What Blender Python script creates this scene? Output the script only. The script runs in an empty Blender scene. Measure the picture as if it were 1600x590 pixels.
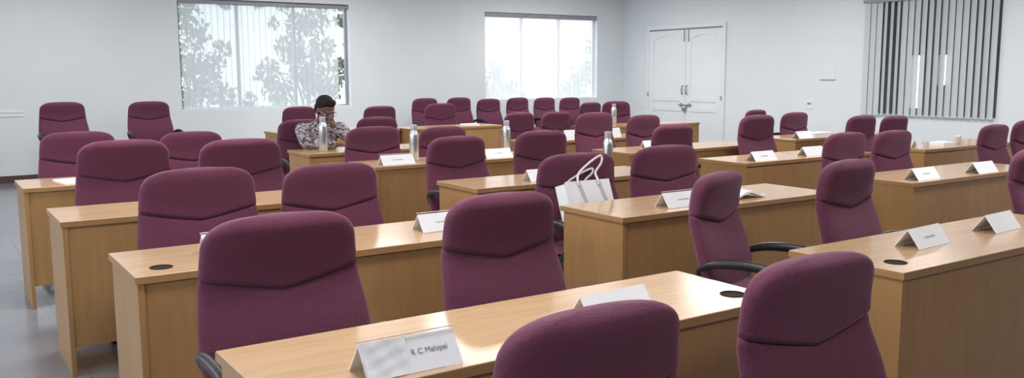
import bpy, bmesh, math, random
from mathutils import Vector, Matrix, Euler
random.seed(7)
C = bpy.context.scene.collection
PI = math.pi
def R(d): return math.radians(d)

# ------------------------------------------------------------------ materials
def mat(name, col, rough=.5, metal=0., spec=.5, build=None, coat=0.):
    m = bpy.data.materials.new(name); m.use_nodes = True
    nt = m.node_tree; b = nt.nodes['Principled BSDF']
    b.inputs['Base Color'].default_value = (*col, 1)
    b.inputs['Roughness'].default_value = rough
    b.inputs['Metallic'].default_value = metal
    b.inputs['Specular IOR Level'].default_value = spec
    b.inputs['Coat Weight'].default_value = coat
    if build: build(nt, b)
    return m
def noise_colour(scale, c1, c2, vec_scale=(1,1,1), detail=4, bump=0., coord='Object', lo=.35, hi=.65, rough=None):
    def f(nt, b):
        n = nt.nodes; l = nt.links
        tc = n.new('ShaderNodeTexCoord'); mp = n.new('ShaderNodeMapping')
        mp.inputs['Scale'].default_value = vec_scale
        l.new(tc.outputs[coord], mp.inputs['Vector'])
        nz = n.new('ShaderNodeTexNoise'); nz.inputs['Scale'].default_value = scale; nz.inputs['Detail'].default_value = detail
        l.new(mp.outputs['Vector'], nz.inputs['Vector'])
        cr = n.new('ShaderNodeValToRGB')
        cr.color_ramp.elements[0].position = lo; cr.color_ramp.elements[0].color = (*c1, 1)
        cr.color_ramp.elements[1].position = hi; cr.color_ramp.elements[1].color = (*c2, 1)
        l.new(nz.outputs['Fac'], cr.inputs['Fac']); l.new(cr.outputs['Color'], b.inputs['Base Color'])
        if bump:
            bp = n.new('ShaderNodeBump'); bp.inputs['Strength'].default_value = bump; bp.inputs['Distance'].default_value = .01
            l.new(nz.outputs['Fac'], bp.inputs['Height']); l.new(bp.outputs['Normal'], b.inputs['Normal'])
    return f
WALL = (.66, .70, .715)
M = {}
M['wall'] = mat('wall_paint', WALL, .6, build=noise_colour(1.5, (.725,.780,.800), (.755,.805,.825), detail=2))
M['wall_front'] = mat('front_wall_dark', (.09,.06,.045), .6, build=noise_colour(3, (.08,.05,.035), (.11,.075,.05), (8,1,1)))  # unseen wall, made dark to keep light off the desk fronts
M['ceiling'] = mat('ceiling_paint', (.75,.76,.76), .8, build=noise_colour(2, (.74,.75,.75), (.77,.78,.78)))
M['white_paint'] = mat('white_gloss_paint', (.74,.77,.79), .35, build=noise_colour(2, (.78,.81,.83), (.81,.84,.86)))
M['baseboard'] = mat('dark_skirting', (.10,.05,.055), .3, build=noise_colour(6, (.09,.045,.05), (.13,.07,.075)))
def floor_build(nt, b):
    n = nt.nodes; l = nt.links
    tc = n.new('ShaderNodeTexCoord')
    br = n.new('ShaderNodeTexBrick'); br.offset = 0; br.squash = 1
    br.inputs['Color1'].default_value = (.235,.235,.265,1); br.inputs['Color2'].default_value = (.25,.25,.28,1)
    br.inputs['Mortar'].default_value = (.17,.17,.19,1); br.inputs['Scale'].default_value = 1
    br.inputs['Mortar Size'].default_value = .003; br.inputs['Brick Width'].default_value = .6; br.inputs['Row Height'].default_value = .6
    l.new(tc.outputs['Object'], br.inputs['Vector'])
    nz = n.new('ShaderNodeTexNoise'); nz.inputs['Scale'].default_value = 9; nz.inputs['Detail'].default_value = 5
    l.new(tc.outputs['Object'], nz.inputs['Vector'])
    mx = n.new('ShaderNodeMix'); mx.data_type = 'RGBA'; mx.blend_type = 'MULTIPLY'; mx.inputs[0].default_value = .25
    l.new(br.outputs['Color'], mx.inputs[6]); l.new(nz.outputs['Color'], mx.inputs[7]); l.new(mx.outputs[2], b.inputs['Base Color'])
M['floor'] = mat('polished_floor_tiles', (.25,.25,.28), .17, spec=.5, build=floor_build)
def wood_build(c1, c2, sc):
    def f(nt, b):
        n = nt.nodes; l = nt.links
        tc = n.new('ShaderNodeTexCoord'); mp = n.new('ShaderNodeMapping'); mp.inputs['Scale'].default_value = sc
        l.new(tc.outputs['Object'], mp.inputs['Vector'])
        nz = n.new('ShaderNodeTexNoise'); nz.inputs['Scale'].default_value = 3; nz.inputs['Detail'].default_value = 6; nz.inputs['Distortion'].default_value = .6
        l.new(mp.outputs['Vector'], nz.inputs['Vector'])
        cr = n.new('ShaderNodeValToRGB')
        cr.color_ramp.elements[0].position = .3; cr.color_ramp.elements[0].color = (*c1, 1)
        cr.color_ramp.elements[1].position = .7; cr.color_ramp.elements[1].color = (*c2, 1)
        l.new(nz.outputs['Fac'], cr.inputs['Fac']); l.new(cr.outputs['Color'], b.inputs['Base Color'])
    return f
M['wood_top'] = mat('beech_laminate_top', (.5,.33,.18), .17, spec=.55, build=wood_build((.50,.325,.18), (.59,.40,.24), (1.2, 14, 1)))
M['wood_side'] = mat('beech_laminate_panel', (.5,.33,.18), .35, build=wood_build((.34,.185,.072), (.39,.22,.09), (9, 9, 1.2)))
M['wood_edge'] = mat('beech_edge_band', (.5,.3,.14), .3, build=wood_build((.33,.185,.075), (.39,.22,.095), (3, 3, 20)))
def fabric_build(c1, c2):
    def f(nt, b):
        noise_colour(120, c1, c2, detail=3, bump=.25, lo=.3, hi=.7)(nt, b)
        b.inputs['Sheen Weight'].default_value = .25; b.inputs['Sheen Roughness'].default_value = .5
        b.inputs['Sheen Tint'].default_value = (.9,.65,.8,1)
    return f
M['fabric'] = mat('plum_wool_fabric', (.2,.05,.09), .9, spec=.1, build=fabric_build((.116,.034,.062), (.136,.041,.073)))
M['black'] = mat('black_plastic', (.018,.014,.018), .38, build=noise_colour(30, (.015,.012,.015), (.022,.018,.022)))
M['chrome'] = mat('grey_steel', (.35,.35,.37), .3, metal=1, build=noise_colour(20, (.32,.32,.34), (.38,.38,.40)))
M['steel'] = mat('brushed_bottle_steel', (.62,.66,.66), .28, metal=.85, build=noise_colour(8, (.58,.62,.62), (.68,.72,.72), (20,20,1)))
M['cap'] = mat('bottle_cap_grey', (.42,.36,.40), .4, build=noise_colour(10, (.40,.34,.38), (.46,.40,.44)))
M['paper'] = mat('white_card', (.74,.77,.83), .5, build=noise_colour(5, (.87,.89,.92), (.91,.92,.95)))
M['ink'] = mat('faded_grey_ink', (.20,.21,.24), .7, build=noise_colour(40, (.18,.19,.22), (.25,.26,.29)))
M['print'] = mat('pale_print', (.42,.44,.47), .7, build=noise_colour(60, (.38,.40,.43), (.50,.52,.55)))
M['hole'] = mat('cable_hole_dark', (.02,.015,.012), .6, build=noise_colour(30, (.018,.012,.01), (.03,.022,.018)))
M['hole'].node_tree.nodes['Principled BSDF'].inputs['Specular IOR Level'].default_value = .03
M['alu'] = mat('window_aluminium', (.30,.30,.34), .4, metal=.3, build=noise_colour(12, (.28,.28,.32), (.33,.33,.37)))
M['dark_rail'] = mat('blind_rail', (.30,.30,.33), .45, build=noise_colour(12, (.28,.28,.31), (.33,.33,.36)))
M['bag'] = mat('white_paper_bag', (.74,.75,.76), .55, build=noise_colour(7, (.72,.73,.74), (.77,.78,.79)))
M['ribbon'] = mat('pale_cord', (.72,.66,.70), .7, build=noise_colour(60, (.66,.60,.64), (.78,.72,.76)))
M['ribbon_grey'] = mat('grey_ribbon', (.42,.43,.45), .5, build=noise_colour(30, (.40,.41,.43), (.46,.47,.49)))
M['skin'] = mat('brown_skin', (.13,.062,.048), .5, build=noise_colour(20, (.115,.055,.042), (.15,.072,.055)))
M['hair'] = mat('black_hair', (.012,.008,.009), .8, spec=.15, build=noise_colour(150, (.010,.007,.008), (.03,.02,.022), bump=.4))
def shirt_build(nt, b):
    n = nt.nodes; l = nt.links
    tc = n.new('ShaderNodeTexCoord'); vo = n.new('ShaderNodeTexNoise'); vo.inputs['Scale'].default_value = 38; vo.inputs['Detail'].default_value = 1.5
    l.new(tc.outputs['Object'], vo.inputs['Vector'])
    cr = n.new('ShaderNodeValToRGB'); cr.color_ramp.interpolation = 'LINEAR'
    e = cr.color_ramp.elements; e[0].position = .43; e[0].color = (.085,.045,.06,1); e[1].position = .54; e[1].color = (.36,.35,.38,1)
    l.new(vo.outputs['Fac'], cr.inputs['Fac']); l.new(cr.outputs['Color'], b.inputs['Base Color'])
M['shirt'] = mat('printed_shirt', (.3,.3,.3), .85, build=shirt_build)
M['trousers'] = mat('dark_trousers', (.03,.03,.04), .8, build=noise_colour(30, (.025,.025,.035), (.04,.04,.05)))
M['leaf'] = mat('tree_leaves', (.05,.09,.05), .6, build=noise_colour(3, (.12,.16,.13), (.22,.26,.22), coord='Object'))
M['bark'] = mat('tree_bark', (.10,.08,.07), .8, build=noise_colour(8, (.07,.055,.05), (.14,.11,.09), (4,4,1)))
M['render_wall'] = mat('outside_masonry', (.09,.08,.08), .8, build=noise_colour(4, (.36,.31,.32), (.42,.37,.38)))
def glass_mat():
    m = bpy.data.materials.new('window_glass'); m.use_nodes = True; nt = m.node_tree; nt.nodes.clear()
    o = nt.nodes.new('ShaderNodeOutputMaterial'); mx = nt.nodes.new('ShaderNodeMixShader'); mx.inputs[0].default_value = .08
    t = nt.nodes.new('ShaderNodeBsdfTransparent'); g = nt.nodes.new('ShaderNodeBsdfGlossy'); g.inputs['Roughness'].default_value = .02
    t.inputs['Color'].default_value = (.93,.96,.96,1)
    nt.links.new(t.outputs[0], mx.inputs[1]); nt.links.new(g.outputs[0], mx.inputs[2]); nt.links.new(mx.outputs[0], o.inputs['Surface'])
    return m
M['glass'] = glass_mat()
def sheer_mat(name, transp, trans, col, stripe=None):
    m = bpy.data.materials.new(name); m.use_nodes = True; nt = m.node_tree; nt.nodes.clear(); n = nt.nodes; l = nt.links
    o = n.new('ShaderNodeOutputMaterial')
    d = n.new('ShaderNodeBsdfDiffuse'); t = n.new('ShaderNodeBsdfTranslucent'); p = n.new('ShaderNodeBsdfTransparent')
    m1 = n.new('ShaderNodeMixShader'); m2 = n.new('ShaderNodeMixShader')
    nz = n.new('ShaderNodeTexNoise'); nz.inputs['Scale'].default_value = 5; tc = n.new('ShaderNodeTexCoord'); l.new(tc.outputs['Object'], nz.inputs['Vector'])
    cr = n.new('ShaderNodeValToRGB'); cr.color_ramp.elements[0].color = (*[c*.96 for c in col],1); cr.color_ramp.elements[1].color = (*[min(1,c*1.03) for c in col],1)
    l.new(nz.outputs['Fac'], cr.inputs['Fac']); l.new(cr.outputs['Color'], d.inputs['Color']); l.new(cr.outputs['Color'], t.inputs['Color'])
    m1.inputs[0].default_value = trans; m2.inputs[0].default_value = transp
    l.new(d.outputs[0], m1.inputs[1]); l.new(t.outputs[0], m1.inputs[2]); l.new(m1.outputs[0], m2.inputs[1]); l.new(p.outputs[0], m2.inputs[2]); l.new(m2.outputs[0], o.inputs['Surface'])
    return m
M['sheer1'] = sheer_mat('pale_blind_fabric', .19, .15, (.70,.76,.78))
M['sheer2'] = sheer_mat('white_blind_fabric', .17, .62, (.82,.83,.85))
M['slat'] = sheer_mat('pale_slat_fabric', .04, .10, (.66,.71,.74))
def clear_mat():
    m = bpy.data.materials.new('clear_acrylic'); m.use_nodes = True; nt = m.node_tree; nt.nodes.clear()
    o = nt.nodes.new('ShaderNodeOutputMaterial'); mx = nt.nodes.new('ShaderNodeMixShader'); mx.inputs[0].default_value = .07
    t = nt.nodes.new('ShaderNodeBsdfTransparent'); g = nt.nodes.new('ShaderNodeBsdfGlossy'); g.inputs['Roughness'].default_value = .08
    nt.links.new(t.outputs[0], mx.inputs[1]); nt.links.new(g.outputs[0], mx.inputs[2]); nt.links.new(mx.outputs[0], o.inputs['Surface'])
    return m
M['clear'] = clear_mat()
M['glare'] = sheer_mat('painted_glare_white', .25, .1, (.93,.95,.97))  # whitish sheet that paints the glare on clear plastic

# ------------------------------------------------------------------ mesh helpers
def link(name, me, m, parent=None, smooth=False, loc=(0,0,0)):
    o = bpy.data.objects.new(name, me); C.objects.link(o); o.location = loc
    if m is not None and not me.materials: me.materials.append(m)
    if parent: o.parent = parent
    if smooth:
        for p in me.polygons: p.use_smooth = True
    return o
def obj(name, bm, m, parent=None, smooth=False, loc=(0,0,0)):
    bmesh.ops.recalc_face_normals(bm, faces=bm.faces)
    me = bpy.data.meshes.new(name); bm.to_mesh(me); bm.free()
    return link(name, me, m, parent, smooth, loc)
def tag(o, label=None, cat=None, group=None, kind=None):
    if label: o['label'] = label
    if cat: o['category'] = cat
    if group: o['group'] = group
    if kind: o['kind'] = kind
    return o
def empty(name, loc=(0,0,0), rz=0):
    o = bpy.data.objects.new(name, None); C.objects.link(o); o.location = loc; o.rotation_euler = (0,0,rz); o.empty_display_size = .1
    return o
def box(bm, x0, x1, y0, y1, z0, z1, bev=0., mi=0):
    r = bmesh.ops.create_cube(bm, size=1)
    vs = r['verts']
    for v in vs: v.co = Vector(((x0+x1)/2+v.co.x*(x1-x0), (y0+y1)/2+v.co.y*(y1-y0), (z0+z1)/2+v.co.z*(z1-z0)))
    if bev:
        es = list({e for v in vs for e in v.link_edges})
        bmesh.ops.bevel(bm, geom=es, offset=bev, segments=2, affect='EDGES', profile=.5)
def bx(*a, bev=0.):
    bm = bmesh.new(); box(bm, *a, bev=bev); return bm
def tube(bm, pts, r, seg=10, flat=1., closed=False):
    pts = [Vector(p) for p in pts]; n = len(pts); rings = []
    rr = r if isinstance(r, (list, tuple)) else [r]*n
    up = Vector((0,0,1)); prev = None
    for i, p in enumerate(pts):
        t = (pts[min(i+1,n-1)]-pts[max(i-1,0)]).normalized()
        if prev is None:
            a = t.cross(up)
            if a.length < .1: a = t.cross(Vector((0,1,0)))
            a.normalize()
        else:
            a = prev - t*prev.dot(t); a.normalize()
        prev = a; b = t.cross(a)
        rings.append([bm.verts.new(p + a*math.cos(2*PI*k/seg)*rr[i] + b*math.sin(2*PI*k/seg)*rr[i]*flat) for k in range(seg)])
    for i in range(n-1):
        for k in range(seg): bm.faces.new((rings[i][k], rings[i][(k+1)%seg], rings[i+1][(k+1)%seg], rings[i+1][k]))
    bm.faces.new(rings[0][::-1]); bm.faces.new(rings[-1])
def lathe(bm, prof, seg=24, c=(0,0,0)):
    rings = []
    for r, z in prof: rings.append([bm.verts.new((c[0]+r*math.cos(2*PI*k/seg), c[1]+r*math.sin(2*PI*k/seg), c[2]+z)) for k in range(seg)])
    for i in range(len(rings)-1):
        for k in range(seg): bm.faces.new((rings[i][k], rings[i][(k+1)%seg], rings[i+1][(k+1)%seg], rings[i+1][k]))
    bm.faces.new(rings[0][::-1]); bm.faces.new(rings[-1])
def prism(bm, poly, axis_vec):
    a = [bm.verts.new(Vector(p)) for p in poly]; v = Vector(axis_vec); b = [bm.verts.new(Vector(p)+v) for p in poly]
    n = len(a)
    bm.faces.new(a[::-1]); bm.faces.new(b)
    for i in range(n): bm.faces.new((a[i], a[(i+1)%n], b[(i+1)%n], b[i]))
def spline(pts, n=8):
    P = [Vector(p) for p in pts]; out = []
    for i in range(len(P)-1):
        p0 = P[max(i-1,0)]; p1 = P[i]; p2 = P[i+1]; p3 = P[min(i+2,len(P)-1)]
        for k in range(n):
            t = k/n
            out.append(.5*((2*p1)+(-p0+p2)*t+(2*p0-5*p1+4*p2-p3)*t*t+(-p0+3*p1-3*p2+p3)*t**3))
    out.append(P[-1]); return out
def copy_tree(o, parent=None):
    c = o.copy(); C.objects.link(c)
    if parent: c.parent = parent
    for ch in o.children: copy_tree(ch, c)
    return c

# ------------------------------------------------------------------ room
XL, XR, YF, YB, ZC = -2.3, 11.68, -3.2, 13.4, 3.0
T = .2
def struct(name, bm, m, parent=None):
    o = obj(name, bm, m, parent)
    if not parent: tag(o, kind='structure')
    return o
struct('floor', bx(XL-T, XR+T, YF-T, YB+T, -.1, 0), M['floor'])
struct('ceiling', bx(XL-T, XR+T, YF-T, YB+T, ZC, ZC+.1), M['ceiling'])
struct('wall_front', bx(XL-T, XR+T, YF-T, YF, 0, ZC), M['wall_front'])
W1 = (3.22, 5.87, .90, 2.52); W2 = (8.44, 11.0, .93, 2.50)
W3 = (6.06, 8.04, .80, 2.44)
WL = [(.2, 2.2, .95, 2.4), (3.6, 5.8, .95, 2.4), (7.2, 9.4, .95, 2.4)]
def wall_holes(u0, u1, holes, place):
    bm = bmesh.new(); cur = u0
    for (a, b, z0, z1) in sorted(holes):
        place(bm, cur, a, 0, ZC); place(bm, a, b, 0, z0)
        place(bm, a, b, z1, ZC); cur = b
    place(bm, cur, u1, 0, ZC); return bm
struct('wall_back', wall_holes(XL-T, XR+T, [W1, W2], lambda bm,a,b,z0,z1: box(bm, a, b, YB, YB+T, z0, z1)), M['wall'])
struct('wall_right', wall_holes(YF, YB, [W3], lambda bm,a,b,z0,z1: box(bm, XR, XR+T, a, b, z0, z1)), M['wall'])
struct('wall_left', wall_holes(YF, YB, WL, lambda bm,a,b,z0,z1: box(bm, XL-T, XL, a, b, z0, z1)), M['wall'])
struct('baseboard_back', bx(XL, XR, YB-.015, YB, 0, .1), M['baseboard'])
struct('baseboard_left', bx(XL, XL+.015, YF, YB-.015, 0, .1), M['baseboard'])
bm = bmesh.new(); box(bm, XR-.015, XR, 12.75, YB-.015, 0, .1); box(bm, XR-.015, XR, YF, 10.65, 0, .1)
struct('baseboard_right', bm, M['baseboard'])

def window(name, u0, u1, z0, z1, wall, mullions=2, fm='alu'):
    # frame and panes set in the depth of the wall
    def B(bm, a, b, d0, d1, c0, c1):
        if wall == 'back': box(bm, a, b, YB+d0, YB+d1, c0, c1)
        elif wall == 'right': box(bm, XR+d0, XR+d1, a, b, c0, c1)
        else: box(bm, XL-d1, XL-d0, a, b, c0, c1)
    f = bmesh.new(); w = .04
    B(f, u0, u1, .10, .16, z0, z0+w); B(f, u0, u1, .10, .16, z1-w, z1)
    B(f, u0, u0+w, .10, .16, z0+w, z1-w); B(f, u1-w, u1, .10, .16, z0+w, z1-w)
    for k in range(1, mullions): u = u0+(u1-u0)*k/mullions; B(f, u-w/2, u+w/2, .10, .16, z0+w, z1-w)
    o = struct(name, f, M[fm])
    g = bmesh.new(); B(g, u0+w, u1-w, .128, .132, z0+w, z1-w)
    obj('pane', g, M['glass'], o)
    s = bmesh.new(); B(s, u0, u1, 0, .10, z0-.0, z0+.02)
    obj('sill', s, M['white_paint'], o)
    return o
window('window_1', *W1, 'back', 3); window('window_2', *W2, 'back', 3, 'white_paint'); window('window_3', *W3, 'right', 2)
for k, w in enumerate(WL): window('window_%d' % (k+4), *w, 'left', 2)

# vertical blinds hanging in front of / in the openings
def blind(name, label, wall, u0, u1, z0, z1, n, angle_fn, width, m, rail_h=.05, off=.05, rail_ext=(0,0), depth=.05, group=None, wob=.0, cur=.010):
    base = (u0, YB-off, z0) if wall == 'back' else (XR-off, u0, z0)
    t = empty(name, base); tag(t, label, 'blind', group)
    L = u1-u0
    r = bmesh.new()
    if wall == 'back': box(r, -rail_ext[0], L+rail_ext[1], -depth/2, depth/2, z1-z0-rail_h, z1-z0, bev=.004)
    else: box(r, -depth/2, depth/2, -rail_ext[0], L+rail_ext[1], z1-z0-rail_h, z1-z0, bev=.004)
    obj('headrail', r, M['dark_rail'], t)
    bm = bmesh.new()
    wt = bmesh.new()
    for k in range(n):
        u = L*(k+.5)/n; a = angle_fn(k/(n-1)) ; h = z1-z0-rail_h
        nseg = 5; zz = [0, h*.3, h*.6, h]
        rows = []
        for z in zz:
            row = []
            for s in range(nseg):
                q = (s/(nseg-1)-.5); c = cur*(1-4*q*q)
                du = q*width*math.cos(a) - c*math.sin(a); dn = q*width*math.sin(a) + c*math.cos(a)
                du += wob*math.sin(k*2.3+z*1.1)
                row.append(bm.verts.new((u+du, dn, z) if wall == 'back' else (dn, u+du, z)))
            rows.append(row)
        for i in range(len(rows)-1):
            for s in range(nseg-1): bm.faces.new((rows[i][s], rows[i][s+1], rows[i+1][s+1], rows[i+1][s]))
        du = width*.45*math.cos(a); dn = width*.45*math.sin(a)
        p = [(u-du, -dn), (u+du, dn)] if wall == 'back' else [(-dn, u-du), (dn, u+du)]
        tube(wt, [(p[0][0], p[0][1], .015), (p[1][0], p[1][1], .015)], .006, 6)
    me = bpy.data.meshes.new('slats'); bm.to_mesh(me); bm.free()
    link('slat_curtain', me, m, t, smooth=True)
    obj('bottom_weights', wt, m, t)
    return t
blind('vertical_blind', 'pale closed vertical blind over the left back window, tree light showing through', 'back', 3.26, 5.68, .90, 2.50, 27, lambda q: R(6 if q < .72 else 12), .100, M['sheer1'], cur=.002, off=-.045, rail_ext=(.03,.17), depth=.07)
blind('vertical_blind', 'glaring white vertical blind over the right back window', 'back', 8.46, 10.86, .94, 2.49, 25, lambda q: R(5), .101, M['sheer2'], cur=.002, rail_h=.07, off=-.045, rail_ext=(.01,.12), depth=.08)
def ang3(q):
    # q runs away from the near end of the right wall window
    if q > .86: return R(8)
    if q > .72: return R(34)
    return R(17 + 6*math.sin(q*17))
blind('vertical_blind', 'half open grey vertical slat blind on the right wall window', 'right', 6.07, 8.03, .79, 2.46, 20, ang3, .098, M['slat'], rail_h=.045, off=.04, rail_ext=(.02,.02), depth=.05)

# double door on the right wall
D0, D1, DH, DM = 10.80, 12.64, 2.22, 11.67
fr = bmesh.new()
for (a, b, c0, c1) in [(D0-.07, D0, 0, DH+.07), (D1, D1+.07, 0, DH+.07), (D0, D1, DH, DH+.07)]: box(fr, XR-.035, XR, a, b, c0, c1, bev=.004)
door = struct('door_1', fr, M['white_paint'])
sh = bmesh.new(); box(sh, XR-.012, XR-.006, D0, D1, DH-.028, DH); box(sh, XR-.012, XR-.006, D1-.014, D1, 0.01, DH-.028)
obj('shadow_gap', sh, M['alu'], door)
def leaf(a, b):
    bm = bmesh.new(); box(bm, XR-.018, XR-.001, a, b, .01, DH-.03)
    o = obj('door_leaf', bm, M['white_paint'], door)
    st = bmesh.new(); w = .12
    # stiles and rails stand proud of three sunk panels; the top rail is arched
    box(st, XR-.03, XR-.018, a, a+w, .01, DH-.03, bev=.003); box(st, XR-.03, XR-.018, b-w, b, .01, DH-.03, bev=.003)
    box(st, XR-.03, XR-.018, a+w, b-w, .01, .22, bev=.003)
    box(st, XR-.03, XR-.018, a+w, b-w, .72, .80, bev=.003); box(st, XR-.03, XR-.018, a+w, b-w, .90, .98, bev=.003)
    n = 14; pts = [(XR-.03, a+w, DH-.03)]
    pts += [(XR-.03, a+w+(b-a-2*w)*k/n, DH-.20+.08*math.sin(PI*k/n)) for k in range(n+1)]
    pts += [(XR-.03, b-w, DH-.03)]
    prism(st, pts, (.012, 0, 0))
    obj('panel_moulding', st, M['white_paint'], o)
    return o
l1 = leaf(D0+.004, DM-.004); l2 = leaf(DM+.004, D1-.004)
for (lf, yy) in ((l1, DM-.055), (l2, DM+.055)):
    h = bmesh.new(); tube(h, spline([(XR-.03, yy, 1.03), (XR-.065, yy, 1.05), (XR-.072, yy, 1.11), (XR-.065, yy, 1.17), (XR-.03, yy, 1.19)], 5), .010, 8)
    obj('handle', h, M['chrome'], lf, True)
    h = bmesh.new(); tube(h, [(XR-.038, yy*.999+.0, 1.98), (XR-.038, yy*.999, 2.19)], .010, 8); box(h, XR-.034, XR-.03, yy-.02, yy+.005, 2.0, 2.03)
    obj('tower_bolt', h, M['alu'], lf)
h = bmesh.new(); tube(h, [(XR-.045, DM-.17, .84), (XR-.045, DM+.16, .84)], .010, 8); box(h, XR-.05, XR-.03, DM-.13, DM-.09, .81, .87); box(h, XR-.05, XR-.03, DM+.07, DM+.11, .81, .87)
tube(h, [(XR-.045, DM-.06, .84), (XR-.05, DM-.04, .76), (XR-.05, DM-.03, .70)], .012, 8); box(h, XR-.06, XR-.03, DM+.0, DM+.06, .73, .79)
obj('latch', h, M['alu'], l1)
for yy, z in ((D0-.01, .98), (D1+.01, 1.02)):
    h = bmesh.new(); box(h, XR-.045, XR-.035, yy-.012, yy+.012, z-.04, z+.04, bev=.002); obj('hinge', h, M['alu'], door)
# small fittings
t = tag(empty('light_switch', (XR, 8.97, .92)), 'small white switch plate with a dark rocker beside the double door', 'switch')
obj('plate', bx(-.012, 0, -.06, .06, -.07, .07, bev=.004), M['white_paint'], t)
obj('rocker', bx(-.02, -.012, -.03, .03, .0, .03, bev=.002), M['alu'], t)
t = tag(empty('wall_box', (XR, 8.65, 1.30)), 'flat white wall box with a grey lower edge on the right wall', 'wall box')
obj('cover', bx(-.008, 0, -.13, .13, .01, .22, bev=.002), M['wall'], t)
obj('lower_lip', bx(-.012, 0, -.13, .13, 0, .012), M['alu'], t)
t = tag(empty('wall_conduit', (.82, YB, .88)), 'thin white double cable conduit low on the wall at far left', 'conduit')
obj('duct', bx(-.9, .36, -.012, 0, .05, .085, bev=.003), M['white_paint'], t); obj('duct', bx(-.9, .36, -.012, 0, 0, .035, bev=.003), M['white_paint'], t)

# ------------------------------------------------------------------ outside
def tree(loc, blobs, label, seed, n=260, leaf_r=.07):
    rnd = random.Random(seed)
    t = tag(empty('tree', loc), label, 'tree', 'trees outside the back windows')
    tr = bmesh.new(); tube(tr, spline([(0,0,-.4), (.05,.05,.2), (-.03,.1,.7), (.02,.1,1.1)], 4), [.10-.004*i for i in range(13)], 8)
    for (x, y, z, r) in [q for q in blobs if q[3] >= .33]: tube(tr, [(0,.08,.9), (x*.7,y*.5,.9+(z-.9)*.6), (x,y,z)], [.03,.018,.010], 6)
    obj('trunk', tr, M['bark'], t, True)
    bm = bmesh.new()
    for (x, y, z, r) in blobs:
        for _ in range(int(n*r*r/.16)):
            d = Vector((rnd.gauss(0,1), rnd.gauss(0,1), rnd.gauss(0,1))).normalized()*r*rnd.random()**.45
            c = Vector((x,y,z))+d; e = Euler((rnd.random()*6, rnd.random()*6, rnd.random()*6)).to_matrix(); s = leaf_r*rnd.uniform(.6,1.3)
            vs = [bm.verts.new(c + e@Vector(q)*s) for q in ((-1,0,0), (-.2,-.5,.1), (1,0,0), (-.2,.5,.1))]
            bm.faces.new(vs)
    me = bpy.data.meshes.new('foliage'); bm.to_mesh(me); bm.free(); link('foliage', me, M['leaf'], t)
    return t
GZ = -.35
tree((4.4, 17.2, GZ), [(-0.05,-0.25,2.50,0.31), (-0.05,0.00,1.97,0.36), (0.23,0.25,1.73,0.36), (0.45,-0.12,1.36,0.30), (-0.08,0.12,1.37,0.36), (0.46,-0.25,2.27,0.17), (0.40,0.00,2.03,0.19), (0.00,0.25,3.00,0.26), (0.60,-0.12,3.12,0.15), (0.69,0.12,1.11,0.17), (0.95,-0.25,1.35,0.11), (-0.55,0.00,2.20,0.40), (-0.60,0.25,1.50,0.40), (-0.40,-0.12,2.90,0.35)], 'leafy tree outside, behind the left half of the left window', 1)
tree((6.6, 17.2, GZ), [(-0.99,-0.25,3.17,0.17), (-0.42,0.00,3.16,0.20), (-0.73,0.25,1.85,0.26), (-0.39,-0.12,2.29,0.33), (-0.55,0.12,1.47,0.36), (-0.07,-0.25,1.84,0.44), (-0.11,0.00,2.73,0.31), (0.30,0.25,2.87,0.34), (0.28,-0.12,2.29,0.29), (0.33,0.12,1.52,0.44), (0.75,-0.25,1.84,0.34), (0.86,0.00,2.89,0.29), (-1.14,0.25,1.16,0.18), (-1.05,-0.12,1.72,0.11), (-0.63,0.12,2.78,0.13), (1.00,-0.25,2.40,0.30)], 'dense leafy tree outside, behind the right half of the left window', 3)
tree((11.6, 17.4, GZ), [(-.4,0,1.35,.42), (.1,0,1.2,.4), (-.75,.1,1.2,.35), (-.3,.1,1.8,.25)], 'low leafy tree outside, behind the left part of the right back window', 4)
tree((13.6, 17.6, GZ), [(.1,0,1.3,.36), (.5,.1,1.75,.36), (.8,0,2.4,.3)], 'leafy tree outside, behind the right end of the right back window', 5)
struct('ground_outside', bx(-6, 26, YB+T+.01, 30, -.45, -.35), M['render_wall'])
# covered corridor seen between the slats of the right wall window
ow = bmesh.new(); box(ow, 14.2, 14.4, 2, 8.15, -.35, 3.2); box(ow, 14.2, 14.4, 8.95, 13.3, -.35, 3.2); box(ow, 14.2, 14.4, 8.15, 8.95, 1.70, 3.2); box(ow, 14.2, 14.4, 8.15, 8.95, -.35, .80); box(ow, 14.2, 14.4, 8.40, 8.62, .80, 1.70); box(ow, 14.2, 14.4, 8.15, 8.40, .80, 1.20); box(ow, 11.9, 14.2, 2, 13.3, 3.05, 3.2); box(ow, 11.9, 14.2, 2, 13.3, -.45, -.35)
box(ow, 11.9, 14.2, 1.8, 2.0, -.35, 3.05); box(ow, 11.9, 14.2, 13.1, 13.3, -.35, 3.05)
struct('wall_corridor', ow, M['render_wall'])

# ------------------------------------------------------------------ desks
def make_desk(L, Dp, grommet=None, closed=True):
    t = empty('desk')
    top = bmesh.new(); box(top, 0, L, 0, Dp, .722, .75, bev=.0025)
    o = obj('tabletop', top, M['wood_top'], t)
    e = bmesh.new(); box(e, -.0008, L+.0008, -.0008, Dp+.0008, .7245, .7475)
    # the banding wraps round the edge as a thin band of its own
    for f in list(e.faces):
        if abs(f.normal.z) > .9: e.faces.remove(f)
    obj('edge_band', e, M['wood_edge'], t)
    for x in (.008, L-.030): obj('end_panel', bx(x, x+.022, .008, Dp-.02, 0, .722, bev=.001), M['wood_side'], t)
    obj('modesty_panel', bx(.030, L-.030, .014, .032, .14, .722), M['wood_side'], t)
    for gx in (grommet or []):
        g = bmesh.new()
        prof = [(.040,0), (.040,.002), (.036,.003), (.034,.003)]
        lathe(g, [(.001,.0002)]+[(.034,.0003)]+[(.034,.003),(.040,.002),(.040,0)], 24, (gx, .115, .7501))
        gg = obj('cable_grommet', g, M['hole'], t)
    return t
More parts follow.
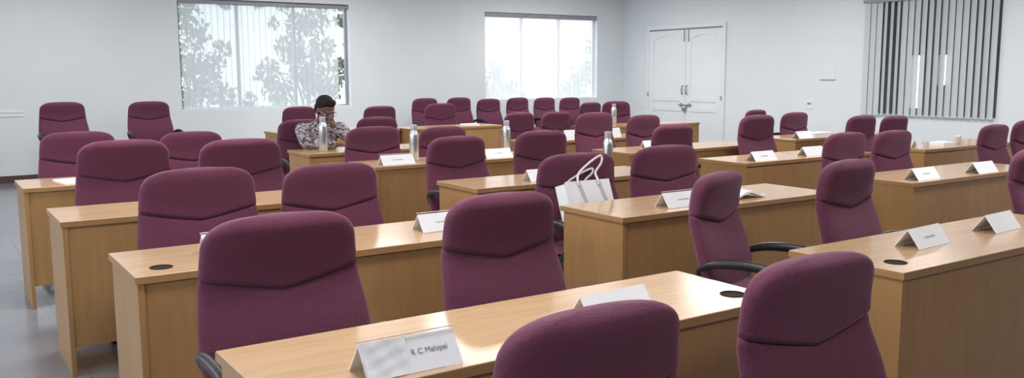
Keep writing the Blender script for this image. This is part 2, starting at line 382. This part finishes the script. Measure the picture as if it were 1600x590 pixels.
DESKS = [
 # x0, y0, len, depth, grommets, label
 (.57, 1.715, 1.575, .455, [1.48], 'beech desk nearest the camera, large name card at its left end'),
 (2.75, 1.70, 1.60, .48, [.13], 'beech desk at lower right with two name cards and a dark cable hole'),
 (.57, 3.135, 1.575, .495, [.11], 'beech desk at left with a round cable hole near its front left corner'),
 (2.73, 3.125, 1.58, .49, [], 'beech desk in the middle behind the white paper bag front'),
 (5.05, 3.09, 1.58, .49, [], 'beech desk at right with a name card at its front left corner'),
 (.515, 4.535, 1.575, .52, [], 'beech desk at left, third from the front, bright left end panel'),
 (2.72, 4.42, 1.58, .49, [], 'beech desk with two window reflections on its empty left half'),
 (5.145, 4.50, 1.58, .49, [], 'beech desk right of centre with two small tent cards near its front edge'),
 (7.30, 4.38, 1.60, .48, [], 'beech desk at far right under the slatted window, small items on top'),
 (.495, 6.03, 1.575, .52, [], 'leftmost rear beech desk whose front panel stops above the floor'),
 (2.76, 5.90, 1.58, .49, [], 'beech desk left of centre carrying a name card and a tall steel bottle'),
 (5.0, 5.65, 1.70, .50, [], 'beech desk right of centre with a bare pale right half before the double door'),
 (7.38, 5.82, 1.60, .50, [], 'beech desk below the light switch carrying a stack of cards'),
 (2.745, 7.19, 1.57, .52, [], 'beech desk where the seated person leans'),
 (5.0, 7.08, 1.60, .48, [], 'beech desk mostly hidden behind middle chairs, two small white cards on it'),
 (3.45, 9.98, 1.57, .50, [], 'beech desk behind the seated person, its left end panel showing'),
 (5.04, 9.74, 1.36, .50, [], 'rear beech desk in front of the back row of chairs with flat papers'),
 (7.35, 8.62, 1.55, .50, [], 'rear beech desk hidden behind middle chairs near the far corner'),
]
desk_roots = []
for (x0, y0, L, D, g, lab) in DESKS:
    t = make_desk(L, D, g); t.location = (x0, y0, 0); tag(t, lab, 'desk', 'beech training desks in rows')
    desk_roots.append(t)

# ------------------------------------------------------------------ chairs
ZT, ZS = 1.01, .40      # top and bottom of the upholstered back
def half_w(z):
    pts = [(.40,.215), (.48,.250), (.60,.274), (.70,.268), (.80,.254), (.90,.244), (.96,.238)]
    if z <= pts[0][0]: w = pts[0][1]
    elif z >= pts[-1][0]: w = pts[-1][1]
    else:
        for (a, wa), (b, wb) in zip(pts, pts[1:]):
            if a <= z <= b: w = wa+(wb-wa)*(z-a)/(b-a); break
    zc = ZT-.095
    if z > zc: s = min(1, (z-zc)/(ZT-zc)); w *= (1-s**2.7)**(1/2.3)*.70+.30
    zb = ZS+.06
    if z < zb: s = min(1, (zb-z)/(zb-ZS)); w *= (1-s**2.6)**(1/2.6)*.90+.10
    return w
def centre_y(z):
    y = .165 + (min(z,.76)-.45)*.20 - .022*math.sin(min(1,max(0,(z-.4)/.4))*PI)
    q = max(0, z-.76); return y + .2*q - 1.1*q*q
def half_d(z, head):
    d = .049 if not head else .056
    if z > ZT-.05: s = (z-(ZT-.05))/.05; d *= max(.02, (1-s**2.2))**(1/2.2)
    if z < ZS+.05: s = ((ZS+.05)-z)/.05; d *= max(.05, (1-s**2.2))**(1/2.2)
    return d
def seam(c): return .782 + .050*abs(c)**1.15
def cushion(head):
    bm = bmesh.new(); NA = 56; NV = 30; rings = []
    for i in range(NV+1):
        v = i/NV
        if head: v = v**.9
        ring = []
        for k in range(NA):
            a = 2*PI*k/NA; ca, sa = math.cos(a), math.sin(a)
            c = math.copysign(abs(ca)**.62, ca); s = math.copysign(abs(sa)**.80, sa)
            zs = seam(c)
            if head: z = zs + (ZT-zs)*v; e = (z-zs)
            else: z = ZS + (zs-ZS)*v; e = (zs-z)
            w = half_w(z); d = half_d(z, head)
            sh = 1.
            R0 = .022 if head else .016
            if e < R0: q = 1-e/R0; sh = math.sqrt(max(0, 1-q*q))
            x = c*w*(1-.012*(1-sh))
            fwd = (.014 if head else .012)*math.exp(-((z-(.945 if head else .64))/(.085 if head else .13))**2)*(1-c*c*.5)
            y = centre_y(z) - (.0 if not head else .004)
            if s < 0: y += s*(d*(.78+.22*sh)+fwd)
            else: y += s*d*.8
            # wings: sides curve slightly forward
            y -= .018*abs(c)**3
            ring.append(bm.verts.new((x, y, z)))
        rings.append(ring)
    for i in range(NV):
        for k in range(NA): bm.faces.new((rings[i][k], rings[i][(k+1)%NA], rings[i+1][(k+1)%NA], rings[i+1][k]))
    bm.faces.new(rings[0][::-1]); bm.faces.new(rings[-1])
    return bm
def make_chair():
    t = empty('office_chair')
    obj('backrest', cushion(False), M['fabric'], t, True)
    obj('headrest', cushion(True), M['fabric'], t, True)
    # seat cushion, with a waterfall front
    bm = bmesh.new(); NX, NY = 20, 20; top = []; bot = []
    for j in range(NY+1):
        for sgn, arr in ((1, top), (-1, bot)):
            row = []
            for i in range(NX+1):
                u = -1+2*i/NX; v = -1+2*j/NY
                r = (abs(u)**5+abs(v)**5); h = max(0, 1-r)**.4
                x = u*.25*(1-.07*abs(v)**3); y = -.02+v*.24*(1-.05*abs(u)**3)
                z = .455 + sgn*h*(.055 if sgn > 0 else .035) + (.012*u*u if sgn > 0 else 0) - (.03*max(0,-v-.4)**1.5)
                row.append(bm.verts.new((x, y, z)))
            arr.append(row)
    for arr, fl in ((top, 0), (bot, 1)):
        for j in range(NY):
            for i in range(NX):
                q = (arr[j][i], arr[j][i+1], arr[j+1][i+1], arr[j+1][i]); bm.faces.new(q[::-1] if fl else q)
    bmesh.ops.remove_doubles(bm, verts=bm.verts, dist=.0008)
    obj('seat', bm, M['fabric'], t, True)
    for s in (-1, 1):
        bm = bmesh.new()
        pts = spline([(s*.20,-.02,.425), (s*.262,-.06,.44), (s*.283,-.14,.52), (s*.285,-.18,.60), (s*.284,-.15,.640), (s*.282,-.02,.650), (s*.278,.10,.635), (s*.262,.17,.60), (s*.24,.18,.55)], 5)
        tube(bm, pts, [.014+.010*max(0, 1-abs(p.z-.66)/.05) for p in pts], 10)
        obj('armrest', bm, M['black'], t, True)
    bm = bmesh.new(); lathe(bm, [(.03,.10), (.03,.24), (.02,.245), (.02,.40), (.06,.405), (.07,.425)], 16); obj('gas_column', bm, M['black'], t, True)
    bm = bmesh.new()
    for k in range(5):
        a = 2*PI*k/5+.3; ca, sa = math.cos(a), math.sin(a)
        tube(bm, [(0,0,.115), (.14*ca,.14*sa,.10), (.28*ca,.28*sa,.075)], [.030,.022,.016], 8)
    base = obj('star_base', bm, M['black'], t, True)
    for k in range(5):
        a = 2*PI*k/5+.3; x, y = .28*math.cos(a), .28*math.sin(a)
        bm = bmesh.new(); tx, ty = -math.sin(a), math.cos(a)
        for q in (-.014, .014):
            n = 14; c = Vector((x+tx*q, y+ty*q, .028)); dv = Vector((tx, ty, 0))*.009; e1 = Vector((math.cos(a), math.sin(a), 0))
            r1 = [bm.verts.new(c-dv+e1*.028*math.cos(2*PI*i/n)+Vector((0,0,.028*math.sin(2*PI*i/n)))) for i in range(n)]
            r2 = [bm.verts.new(c+dv+e1*.028*math.cos(2*PI*i/n)+Vector((0,0,.028*math.sin(2*PI*i/n)))) for i in range(n)]
            bm.faces.new(r1[::-1]); bm.faces.new(r2)
            for i in range(n): bm.faces.new((r1[i], r1[(i+1)%n], r2[(i+1)%n], r2[i]))
        tube(bm, [(x,y,.03), (x,y,.075)], .007, 8)
        obj('caster', bm, M['black'], base)
    return t
# x, y of the head cushion, top height, width factor, turn, label
CH = [
 (1.10,1.36,.965,.95,0,'plum office chair cut by the bottom edge, in front of the large desk centre'),
 (1.80,1.37,.985,.95,0,'plum office chair at lower right foreground hiding the desk corner'),
 (.89,2.6,1.013,.99,0,'largest whole plum chair at lower left, behind the nearest desk'),
 (1.69,2.6,1.012,.93,0,'plum chair behind the nearest desk, right of the name card on the desk behind'),
 (1.01,4.0,1.022,1.02,0,'plum chair behind the desk with the round cable hole, left one'),
 (1.63,4.0,1.006,.98,0,'plum chair behind the desk with the round cable hole, right one'),
 (.97,5.45,1.060,1.02,0,'plum chair behind the third left desk, left one, standing tall'),
 (1.64,5.45,1.037,1.03,0,'plum chair behind the third left desk, right one'),
 (.94,6.95,1.03,1.02,0,'plum chair at far left behind the leftmost rear desk'),
 (1.72,6.95,1.0,.96,0,'plum chair behind the leftmost rear desk, right one, nearly hidden'),
 (1.51,12.3,1.094,1.06,3,'leftmost plum chair standing alone by the back wall'),
 (2.53,12.3,1.081,1.06,3,'plum chair by the back wall, left of the left window'),
 (2.94,2.75,.99,.86,18,'plum chair turned sideways in the aisle with both black armrests showing'),
 (3.67,2.6,1.016,.92,6,'plum chair behind the lower right desk'),
 (3.13,4.0,.975,1.08,-3,'plum chair carrying the white paper bag'),
 (3.82,4.0,.986,1.02,-4,'plum chair directly right of the one carrying the white paper bag'),
 (3.12,5.35,.995,.95,0,'plum chair left of the bare reflecting desk top, below the tall middle bottle'),
 (3.85,5.35,1.007,.95,0,'plum chair behind the desk with the window reflections, right one'),
 (3.16,6.8,.992,1.0,0,'plum chair right of the seated person, nearest of three in line'),
 (3.83,6.8,.968,.95,0,'plum chair behind the tall steel bottle left of centre, only its top showing'),
 (3.81,8.1,1.003,.90,0,'plum chair right of the seated person, middle one of three in line'),
 (5.27,11.1,.99,1.0,4,'plum chair right of the seated person, farthest of three in line'),
 (4.05,10.9,1.018,.90,0,'plum chair just behind the chair of the seated person'),
 (3.03,8.1,1.002,.97,0,'plum chair the person in the printed shirt sits on'),
 (6.78,12.6,1.036,.93,0,'back row plum chair, leftmost of the six along the wall'),
 (5.94,10.6,1.025,.97,0,'plum chair standing in front of the gap between the two leftmost back row chairs'),
 (7.41,12.6,1.035,.92,0,'back row plum chair, second from left along the wall'),
 (7.99,12.6,1.003,.93,0,'back row plum chair at the left edge of the bright window'),
 (8.58,12.6,1.013,.90,0,'back row plum chair under the bright window, fourth from left'),
 (9.15,12.6,1.003,.90,0,'back row plum chair under the bright window, fifth from left'),
 (9.71,12.6,.993,.90,0,'back row plum chair, sixth from left, under the window'),
 (8.89,11.0,.965,.84,0,'small looking plum chair between the back row and the chair with the bottle before it'),
 (8.23,9.6,1.03,.84,-24,'plum chair turned aside near the far corner with a bottle before it'),
 (5.6,8.2,.994,.82,0,'plum chair right of the bottle at centre, in front of the bright window'),
 (6.12,8.2,.987,.84,0,'plum chair partly hidden left of the tall middle chair, small card before it'),
 (5.38,6.6,1.055,.90,0,'tall plum chair at centre just above the bottle behind the paper bag'),
 (6.01,6.6,1.012,.86,0,'plum chair at centre left of the double door'),
 (5.44,5.6,.983,.96,0,'plum chair in front of the double door, behind the chair right of the bag'),
 (9.52,8.2,.921,.80,0,'plum chair whose top just peeps over the chair right of the double door'),
 (6.4,5.5,1.041,.92,0,'plum chair right of the double door, behind two tent cards'),
 (8.57,6.8,.96,.92,0,'plum chair below the light switch by the right wall'),
 (7.83,5.4,.997,.90,0,'plum chair below the left end of the slatted window'),
 (8.39,5.4,.98,.88,0,'plum chair below the slatted window, right of another similar one'),
 (5.61,4.0,.993,.93,0,'plum chair behind the right desk with tent cards, left one'),
 (6.20,4.0,.985,.91,0,'plum chair behind the right desk with tent cards, right one'),
 (7.67,4.0,.977,.84,0,'plum chair near the right edge below the slatted window corner'),
 (8.22,4.0,.997,.86,0,'plum chair cut by the right edge, farther one'),
 (5.42,2.6,.982,1.0,6,'plum chair cut by the right edge beside the lower right desk, nearer one'),
]
proto = make_chair(); chairs = []
for i, (x, y, zt, w, rz, lab) in enumerate(CH):
    o = proto if i == 0 else copy_tree(proto)
    sz = zt/ZT; a = R(rz); dy = .22
    o.location = (x + dy*math.sin(a), y - dy*math.cos(a), 0)
    o.rotation_euler = (0, 0, a); o.scale = (w, 1, sz)
    tag(o, lab, 'chair', 'plum upholstered office chairs'); chairs.append(o)

# ------------------------------------------------------------------ name cards
def text_mesh(s, size, m, parent, mtx):
    cu = bpy.data.curves.new('t', 'FONT'); cu.body = s; cu.size = size; cu.align_x = 'CENTER'; cu.align_y = 'CENTER'; cu.extrude = .0002
    tmp = bpy.data.objects.new('t', cu); C.objects.link(tmp)
    dg = bpy.context.evaluated_depsgraph_get(); me = bpy.data.meshes.new_from_object(tmp.evaluated_get(dg))
    bpy.data.objects.remove(tmp); bpy.data.curves.remove(cu)
    me.transform(mtx); me.materials.clear()
    return link('lettering', me, m, parent)
def name_card(x, y, w, h=.07, d=.11, rz=0, label='', text=None, line=False, sleeve=False, cat='name card'):
    # x, y: near left corner of the card on the desk top
    t = empty('name_card', (x, y, .7512), R(rz)); tag(t, label, cat, 'white tent name cards on the desks')
    th = .0015; bm = bmesh.new()
    prism(bm, [(0,0,0), (0,d/2,h), (0,d/2+.001,h-th*2), (0,th*2,0)], (w,0,0))
    obj('front_flap', bm, M['paper'], t)
    bm = bmesh.new(); prism(bm, [(0,d,0), (0,d/2,h), (0,d/2-.0005,h-th*2), (0,d-th*2,0)], (w,0,0))
    obj('back_flap', bm, M['paper'], t)
    ang = math.atan2(h, d/2)
    base = Matrix.Translation((w*.5, d/4-.0012, h*.5)) @ Matrix.Rotation(ang, 4, 'X')
    if text: text_mesh(text, .0195, M['ink'], t, Matrix.Translation((w*.69-w*.5, 0, 0)) @ base @ Matrix.Translation((0, .004, 0)))
    if line:
        bm = bmesh.new(); box(bm, -w*.16, w*.16, -.003, .003, -.0003, .0003); bm.transform(base)
        obj('printed_line', bm, M['print'], t)
    if sleeve:
        bm = bmesh.new(); g = .006
        prism(bm, [(-g,-.002,0), (-g,d/2-.002,h+.007), (-g,d/2-.001,h+.007), (-g,-.0005,0)], (w+2*g,0,0))
        prism(bm, [(-g,-.03,0), (-g,-.002,0), (-g,-.002,.001), (-g,-.03,.001)], (w+2*g,0,0))
        obj('clear_sleeve', bm, M['clear'], t)
        bm = bmesh.new(); tube(bm, [(-g,d/2-.001,h+.007), (w+g,d/2-.001,h+.007)], .0016, 6); obj('sleeve_fold', bm, M['ribbon'], t)
    if text:   # glare on crumpled clear plastic, painted as a whitish sheet at the left
        bm = bmesh.new(); n = 14; g = [[None]*(n+1) for _ in range(n+1)]
        for i in range(n+1):
            for j in range(n+1):
                u, v = i/n, j/n
                p = Vector((w*(.01+(.40+.06*v)*u), (d/2)*v*.985, h*v)); nn = Vector((0, -h, d/2)).normalized()
                g[i][j] = bm.verts.new(p + nn*(.0025+.0010*math.sin(u*11+v*5)+.0007*math.sin(v*17-u*6)))
        for i in range(n):
            for j in range(n): bm.faces.new((g[i][j], g[i+1][j], g[i+1][j+1], g[i][j+1]))
        fo = obj('plastic_glare', bm, M['glare'], t, True)
    return t
name_card(.785,1.742,.245,.072,.105,0,'large white name card with blurred grey print in a clear sleeve, nearest the camera', text='R C Mahipal', sleeve=True)
name_card(1.47,1.80,.245,.072,.105,3,'white name card behind the foreground chair top, right part of the nearest desk')
name_card(.865,3.36,.24,.072,.105,0,'white name card half hidden by the big chair, on the desk with the cable hole', sleeve=True)
name_card(1.765,3.31,.235,.072,.105,0,'white name card with a short grey line, left of the second foreground chair', line=True, sleeve=True)
name_card(3.10,3.20,.25,.072,.105,0,'white name card right of the paper bag, half behind the sideways chair', line=True, sleeve=True)
name_card(3.155,1.89,.24,.072,.105,4,'white tent card beside the cable hole on the lower right desk', line=True)
name_card(3.735,1.90,.24,.072,.105,4,'white tent card at the far right end of the lower right desk')
name_card(5.17,3.13,.245,.072,.105,0,'white tent card at the left corner of the right desk', line=True)
name_card(5.84,3.11,.245,.072,.105,0,'white tent card on the right part of the right desk')
name_card(5.29,4.53,.25,.072,.105,0,'white tent card in front of the chair right of the double door', line=True)
name_card(5.96,4.58,.25,.072,.105,0,'white tent card right of the chair beside the double door')
name_card(7.47,5.84,.23,.072,.105,0,'white tent card at the left end of the desk below the light switch')
name_card(2.845,5.945,.27,.072,.105,0,'white name card in front of the three chairs in line, beside a steel bottle', line=True, sleeve=True)
name_card(3.76,5.95,.25,.072,.105,0,'white name card just below the centre bottle', line=True)
name_card(3.17,4.50,.22,.072,.105,0,'white name card at the left edge of the chair carrying the bag')
name_card(5.45,7.12,.17,.10,.08,0,'small white card left of the tall middle chair')
name_card(6.02,7.12,.17,.10,.08,0,'small white card right of the tall middle chair')
name_card(5.48,5.98,.17,.06,.07,0,'tiny white card on the desk just above the chair right of the bag')
name_card(3.50,7.22,.14,.07,.07,0,'tiny white card left of the steel bottle behind the large name card')
name_card(7.34,4.46,.10,.075,.08,8,'small tent card at the left end of the desk under the slatted window')
# flat papers
def papers(x, y, w, d, h, rz, lab, curl=0.):
    t = empty('paper_sheet', (x, y, .7502), R(rz)); tag(t, lab, 'paper')
    bm = bmesh.new(); n = 10; A = []; B = []
    for i in range(n+1):
        u = i/n; z = curl*math.sin(PI*u)**2
        A.append([bm.verts.new((w*u, 0, z)), bm.verts.new((w*u, d, z+curl*.3))]); B.append([bm.verts.new((w*u, 0, z+h)), bm.verts.new((w*u, d, z+h+curl*.3))])
    for i in range(n):
        bm.faces.new((A[i][0],A[i][1],A[i+1][1],A[i+1][0])); bm.faces.new((B[i][0],B[i+1][0],B[i+1][1],B[i][1]))
        bm.faces.new((A[i][0],A[i+1][0],B[i+1][0],B[i][0])); bm.faces.new((A[i][1],B[i][1],B[i+1][1],A[i+1][1]))
    bm.faces.new((A[0][0],B[0][0],B[0][1],A[0][1])); bm.faces.new((A[n][0],A[n][1],B[n][1],B[n][0]))
    obj('sheet', bm, M['paper'], t, False)
    return t
papers(3.58,3.21,.26,.20,.012,0,'curled white paper lying right of the sideways chair back', .03)
papers(7.74,5.86,.30,.16,.045,0,'flat stack of white papers on the desk below the light switch')
papers(.74,6.12,.21,.28,.006,8,'white sheet on the leftmost rear desk')
papers(6.0,10.02,.22,.15,.012,0,'flat white papers on the rear desk before the back row')
papers(7.80,4.50,.20,.14,.03,0,'low white packet on the desk under the slatted window')
papers(2.95+.42,7.30,.12,.10,.01,0,'small white slip in front of the seated person')

# ------------------------------------------------------------------ bottles
def bottle(x, y, h, r, lab):
    t = empty('steel_bottle', (x, y, .7505)); tag(t, lab, 'bottle', 'brushed steel water bottles')
    bm = bmesh.new(); lathe(bm, [(r*.9,0), (r,.006), (r,h*.70), (r*.97,h*.74), (r*.78,h*.80), (r*.66,h*.83), (r*.66,h*.86)], 28)
    obj('body', bm, M['steel'], t, True)
    bm = bmesh.new(); lathe(bm, [(r*.70,h*.845), (r*.72,h*.85), (r*.72,h*.97), (r*.66,h), (r*.2,h)], 24)
    obj('cap', bm, M['cap'], t, True)
    return t
bottle(2.955,7.38,.305,.038,'tall brushed steel bottle directly in front of the seated person')
bottle(3.20,6.13,.285,.036,'tall steel bottle beside the name card left of centre')
bottle(4.19,6.32,.275,.036,'steel bottle at centre, left of the tall chairs under the bright window')
bottle(3.86,4.58,.285,.033,'tall steel bottle behind the handles of the white paper bag')
bottle(7.68,9.00,.27,.036,'small distant bottle before the turned chair near the corner')
t = tag(empty('paper_cup', (8.12,4.55,.7502)), 'small pale cup on the desk under the slatted window', 'cup')
bm = bmesh.new(); lathe(bm, [(.025,0), (.033,.075), (.035,.076), (.030,.077), (.024,.01)], 16); obj('cup_body', bm, M['paper'], t, True)

# ------------------------------------------------------------------ paper bag on the chair seat
bag = empty('paper_bag', (3.015, 3.67, .508)); tag(bag, 'white paper carrier bag with cord handles standing on a chair seat', 'bag')
bag.rotation_euler = (R(-22), 0, R(-2))
W, Dg, Hb = .30, .10, .345
bm = bmesh.new()
def quad(*p): bm.faces.new([bm.verts.new(q) for q in p])
x0, x1 = -W/2, W/2; gy = Dg/2
quad((x0,-gy,0),(x1,-gy,0),(x1,-gy,Hb),(x0,-gy,Hb)); quad((x0,gy,0),(x1,gy,0),(x1,gy,Hb),(x0,gy,Hb))
quad((x0,-gy,0),(x1,-gy,0),(x1,gy,0),(x0,gy,0))
for s in (x0, x1):
    f = -.028 if s > 0 else .028
    quad((s,-gy,0),(s,-gy,Hb),(s+f,0,Hb),(s,0,.05)); quad((s,gy,0),(s,gy,Hb),(s+f,0,Hb),(s,0,.05))
    quad((s,-gy,0),(s,gy,0),(s,0,.05))
bmesh.ops.remove_doubles(bm, verts=bm.verts, dist=.0005)
bd = obj('bag_body', bm, M['bag'], bag); md = bd.modifiers.new('s', 'SOLIDIFY'); md.thickness = .0015
for sy, tip in ((-gy-.003, .150), (gy+.003, .105)):
    bm = bmesh.new(); pts = spline([(-.065,sy,Hb-.03), (-.065,sy,Hb+.005), (-.030,sy+.02,Hb+tip*.33), (.070,sy+.04,Hb+tip*.72), (.160,sy+.05,Hb+tip*.98), (.172,sy+.05,Hb+tip*.88), (.145,sy+.04,Hb+tip*.64), (.080,sy+.02,Hb+tip*.3), (.07,sy,Hb+.0), (.07,sy,Hb-.03)], 6)
    tube(bm, pts, .0065, 8); obj('cord_handle', bm, M['ribbon'], bag, True)
for xx in (-.065, .07):
    bm = bmesh.new(); prism(bm, [(xx-.012,-gy-.002,Hb), (xx+.012,-gy-.002,Hb), (xx+.045,-gy-.002,Hb-.15), (xx+.028,-gy-.002,Hb-.16)], (0,-.001,0))
    obj('ribbon', bm, M['ribbon_grey'], bag)

# ------------------------------------------------------------------ seated person
def capsule(bm, a, b, ra, rb, seg=16):
    a = Vector(a); b = Vector(b); d = (b-a); L = d.length; d.normalize()
    pts = []; rad = []
    for k in range(6): q = -PI/2+PI/2*k/6; pts.append(a+d*ra*math.sin(q)); rad.append(max(ra*math.cos(q), .0006))
    for k in range(5): q = k/4; pts.append(a+d*L*q); rad.append(ra+(rb-ra)*q)
    for k in range(1, 7): q = PI/2*k/6; pts.append(b+d*rb*math.sin(q)); rad.append(max(rb*math.cos(q), .0006))
    tube(bm, pts, rad, seg)
def ellipsoid(bm, c, r, rot=None):
    m = Matrix.Translation(c) @ (rot.to_matrix().to_4x4() if rot else Matrix()) @ Matrix.Diagonal((*r, 1))
    bmesh.ops.create_uvsphere(bm, u_segments=24, v_segments=16, radius=1, matrix=m)
def fused(name, bm, m, parent, voxel, smooth=4):
    bmesh.ops.recalc_face_normals(bm, faces=bm.faces)
    o = obj(name, bm, m, parent, True)
    r = o.modifiers.new('r', 'REMESH'); r.mode = 'VOXEL'; r.voxel_size = voxel; r.use_smooth_shade = True
    s = o.modifiers.new('s', 'SMOOTH'); s.iterations = smooth; s.factor = .5
    return o
man = empty('person', (3.135, 7.88, 0)); tag(man, 'seated person in a dark and pale printed shirt leaning over the desk, head bowed', 'person')
body = bmesh.new()
tilt = Euler((R(24), 0, R(10)))      # head bowed, turned slightly
hc = Vector((-.008,-.155,1.095)); HM = tilt.to_matrix()
def hp(x, y, z): return hc + HM@Vector((x, y, z))
ellipsoid(body, hp(0,.012,.03), (.076,.094,.088), tilt)        # skull
ellipsoid(body, hp(0,-.022,-.045), (.058,.066,.070), tilt)     # face and jaw
ellipsoid(body, hp(0,-.060,-.088), (.026,.022,.020), tilt)     # chin
capsule(body, hp(0,-.088,-.002), hp(0,-.106,-.034), .009, .014)  # nose
ellipsoid(body, hp(0,-.080,.018), (.050,.012,.010), tilt)      # brow
ellipsoid(body, hp(0,-.086,-.062), (.022,.010,.010), tilt)     # lips
for s in (-1, 1):
    ellipsoid(body, hp(s*.077,.012,-.012), (.010,.018,.030), tilt)   # ears
    ellipsoid(body, hp(s*.036,-.062,-.028), (.024,.022,.020), tilt)  # cheeks
capsule(body, (.0,-.02,.94), hp(0,.02,-.05), .058, .052)
# trunk
capsule(body, (0,.10,.56), (0,.06,.70), .135, .130); capsule(body, (0,.06,.70), (0,-.01,.86), .130, .135); 
capsule(body, (-.13,-.0,.90), (.13,-.0,.90), .065, .065); capsule(body, (-.09,.10,.55), (.09,.10,.55), .10, .10)
def limb(bm, pts, rs, g=0):
    for i in range(len(pts)-1): capsule(bm, pts[i], pts[i+1], rs[i]+g, rs[i+1]+g)
RA = [(-.185,-.005,.915), (-.235,-.215,.815), (-.02,-.400,.795)]; RR = [.050,.040,.027]
LA = [(.190,-.005,.915), (.215,-.250,.805), (.035,-.235,.955)]; LR = [.050,.040,.027]
limb(body, RA, RR); limb(body, LA, LR)
def hand(bm, w, d, n, curl, side):
    # palm along d with normal n, five unequal bent fingers
    w = Vector(w); d = Vector(d).normalized(); n = Vector(n).normalized(); s = d.cross(n).normalized()*side
    for q in (-.024, -.008, .008, .024): capsule(bm, w+s*q*.7, w+d*.082+s*q, .013, .0115, 10)
    for q, L in zip((-.027,-.009,.009,.027), (.034,.040,.038,.030)):
        a = w+d*.085+s*q; b = a+d*L*math.cos(curl*.6)-n*L*math.sin(curl*.6); c = b+d*L*.75*math.cos(curl*1.6)-n*L*.75*math.sin(curl*1.6)
        capsule(bm, a, b, .0088, .008, 8); capsule(bm, b, c, .008, .0068, 8)
    a = w+d*.02+s*.025; b = a+s*.028+d*.032-n*.006; c = b+s*.004+d*.030-n*.010
    capsule(bm, a, b, .011, .0095, 8); capsule(bm, b, c, .0095, .008, 8)
hand(body, (.005,-.412,.800), (.93,-.25,-.10), (0,.1,1), .55, 1)
hand(body, (.030,-.232,.965), (-.30,.12,.75), (.3,-.9,.2), .9, -1)
HIP = [(-.10,.06,.545), (-.125,-.36,.545), (-.13,-.34,.11)]; HR = [.085,.060,.042]
HIP2 = [(.10,.06,.545), (.125,-.36,.545), (.13,-.33,.11)]
limb(body, HIP, HR); limb(body, HIP2, HR)
fused('body', body, M['skin'], man, .0055, 2)
# printed shirt, full sleeves on the folded arm
sh = bmesh.new()
capsule(sh, (0,.09,.56), (0,.06,.70), .148, .146); capsule(sh, (0,.06,.70), (0,-.01,.86), .146, .150)
capsule(sh, (-.135,-.0,.895), (.135,-.0,.895), .080, .080); capsule(sh, (0,-.015,.92), (.01,-.03,.965), .085, .066)
limb(sh, [RA[0], RA[1], (-.045,-.385,.798)], [.066,.054,.040]); limb(sh, [LA[0], LA[1], (.062,-.236,.92)], [.066,.054,.042])
fused('shirt', sh, M['shirt'], man, .009, 3)
tr = bmesh.new(); capsule(tr, (-.09,.10,.555), (.09,.10,.555), .115, .115); limb(tr, HIP, HR, .014); limb(tr, HIP2, HR, .014)
fused('trousers', tr, M['trousers'], man, .010, 3)
for s in (-1, 1):
    bm = bmesh.new(); capsule(bm, (s*.13,-.32,.05), (s*.135,-.45,.035), .045, .036); fused('shoe', bm, M['black'], man, .008, 2)
hr = bmesh.new(); ellipsoid(hr, hp(0,.026,.052), (.084,.098,.084), tilt); ellipsoid(hr, hp(0,.055,.0), (.080,.070,.078), tilt)
ellipsoid(hr, hp(0,-.040,.095), (.062,.045,.034), tilt)
fused('hair', hr, M['hair'], man, .007, 2)
for s in (-1, 1):
    bm = bmesh.new(); ellipsoid(bm, hp(s*.030,-.080,.004), (.012,.008,.006), tilt); obj('eye', bm, M['black'], man, True)
bm = bmesh.new()
for s in (-1, 1):
    ring = [hp(s*.033+.024*math.cos(a), -.098, .002+.018*math.sin(a)) for a in [2*PI*k/16 for k in range(17)]]; tube(bm, ring, .0016, 6)
    tube(bm, [hp(s*.057,-.098,.006), hp(s*.080,-.02,.004), hp(s*.080,.02,0)], .0016, 6)
tube(bm, [hp(-.010,-.100,.004), hp(.010,-.100,.004)], .0016, 6)
obj('spectacles', bm, M['chrome'], man)

# ------------------------------------------------------------------ light
w = bpy.data.worlds.new('daylight'); bpy.context.scene.world = w; w.use_nodes = True
bg = w.node_tree.nodes['Background']; bg.inputs['Color'].default_value = (.93,.97,1,1); bg.inputs['Strength'].default_value = 3.2
def area(loc, rot, sx, sy, power, col):
    l = bpy.data.lights.new('lamp', 'AREA'); l.shape = 'RECTANGLE'; l.size = sx; l.size_y = sy; l.energy = power; l.color = col
    o = bpy.data.objects.new('lamp', l); C.objects.link(o); o.location = loc; o.rotation_euler = rot; return o
# unseen area lamps added under the ceiling, front rows as fill for the cards
for x in (1.3, 5.2, 9.2):
    for y in (-.6, 2.4, 5.4, 8.4, 11.4):
        area((x, y, ZC-.02), (0,0,0), 1.2, .6, {-.6:30, 2.4:52}.get(y, 60)*(.62 if x < 2 and y > 8 else 1), (1,.97,.96))
# daylight through the left wall windows
for (a, b, z0, z1) in WL:
    area((XL-.02, (a+b)/2, (z0+z1)/2), (0, R(-90), 0), z1-z0, b-a, 36, (.86,.93,1))

# ------------------------------------------------------------------ camera
cam = bpy.data.cameras.new('camera'); co = bpy.data.objects.new('camera', cam); C.objects.link(co)
F = 1379.7; pitch, roll, yaw = R(7.481), R(-.221), R(33.90)
cam.sensor_fit = 'HORIZONTAL'; cam.sensor_width = 36; cam.lens = F/1600*36; cam.clip_start = .02; cam.clip_end = 200
fwd = Vector((math.sin(yaw)*math.cos(pitch), math.cos(yaw)*math.cos(pitch), -math.sin(pitch)))
r = Vector((math.cos(yaw), -math.sin(yaw), 0)); u = r.cross(fwd)
r2 = r*math.cos(roll)+u*math.sin(roll); u2 = -r*math.sin(roll)+u*math.cos(roll)
mt = Matrix((r2, u2, -fwd)).transposed().to_4x4(); mt.translation = (0, 0, 1.43)
co.matrix_world = mt
S = bpy.context.scene; S.camera = co
S.view_settings.view_transform = 'Standard'; S.view_settings.look = 'None'; S.view_settings.gamma = 1; S.view_settings.use_curve_mapping = False
S.view_settings.exposure = 0.0
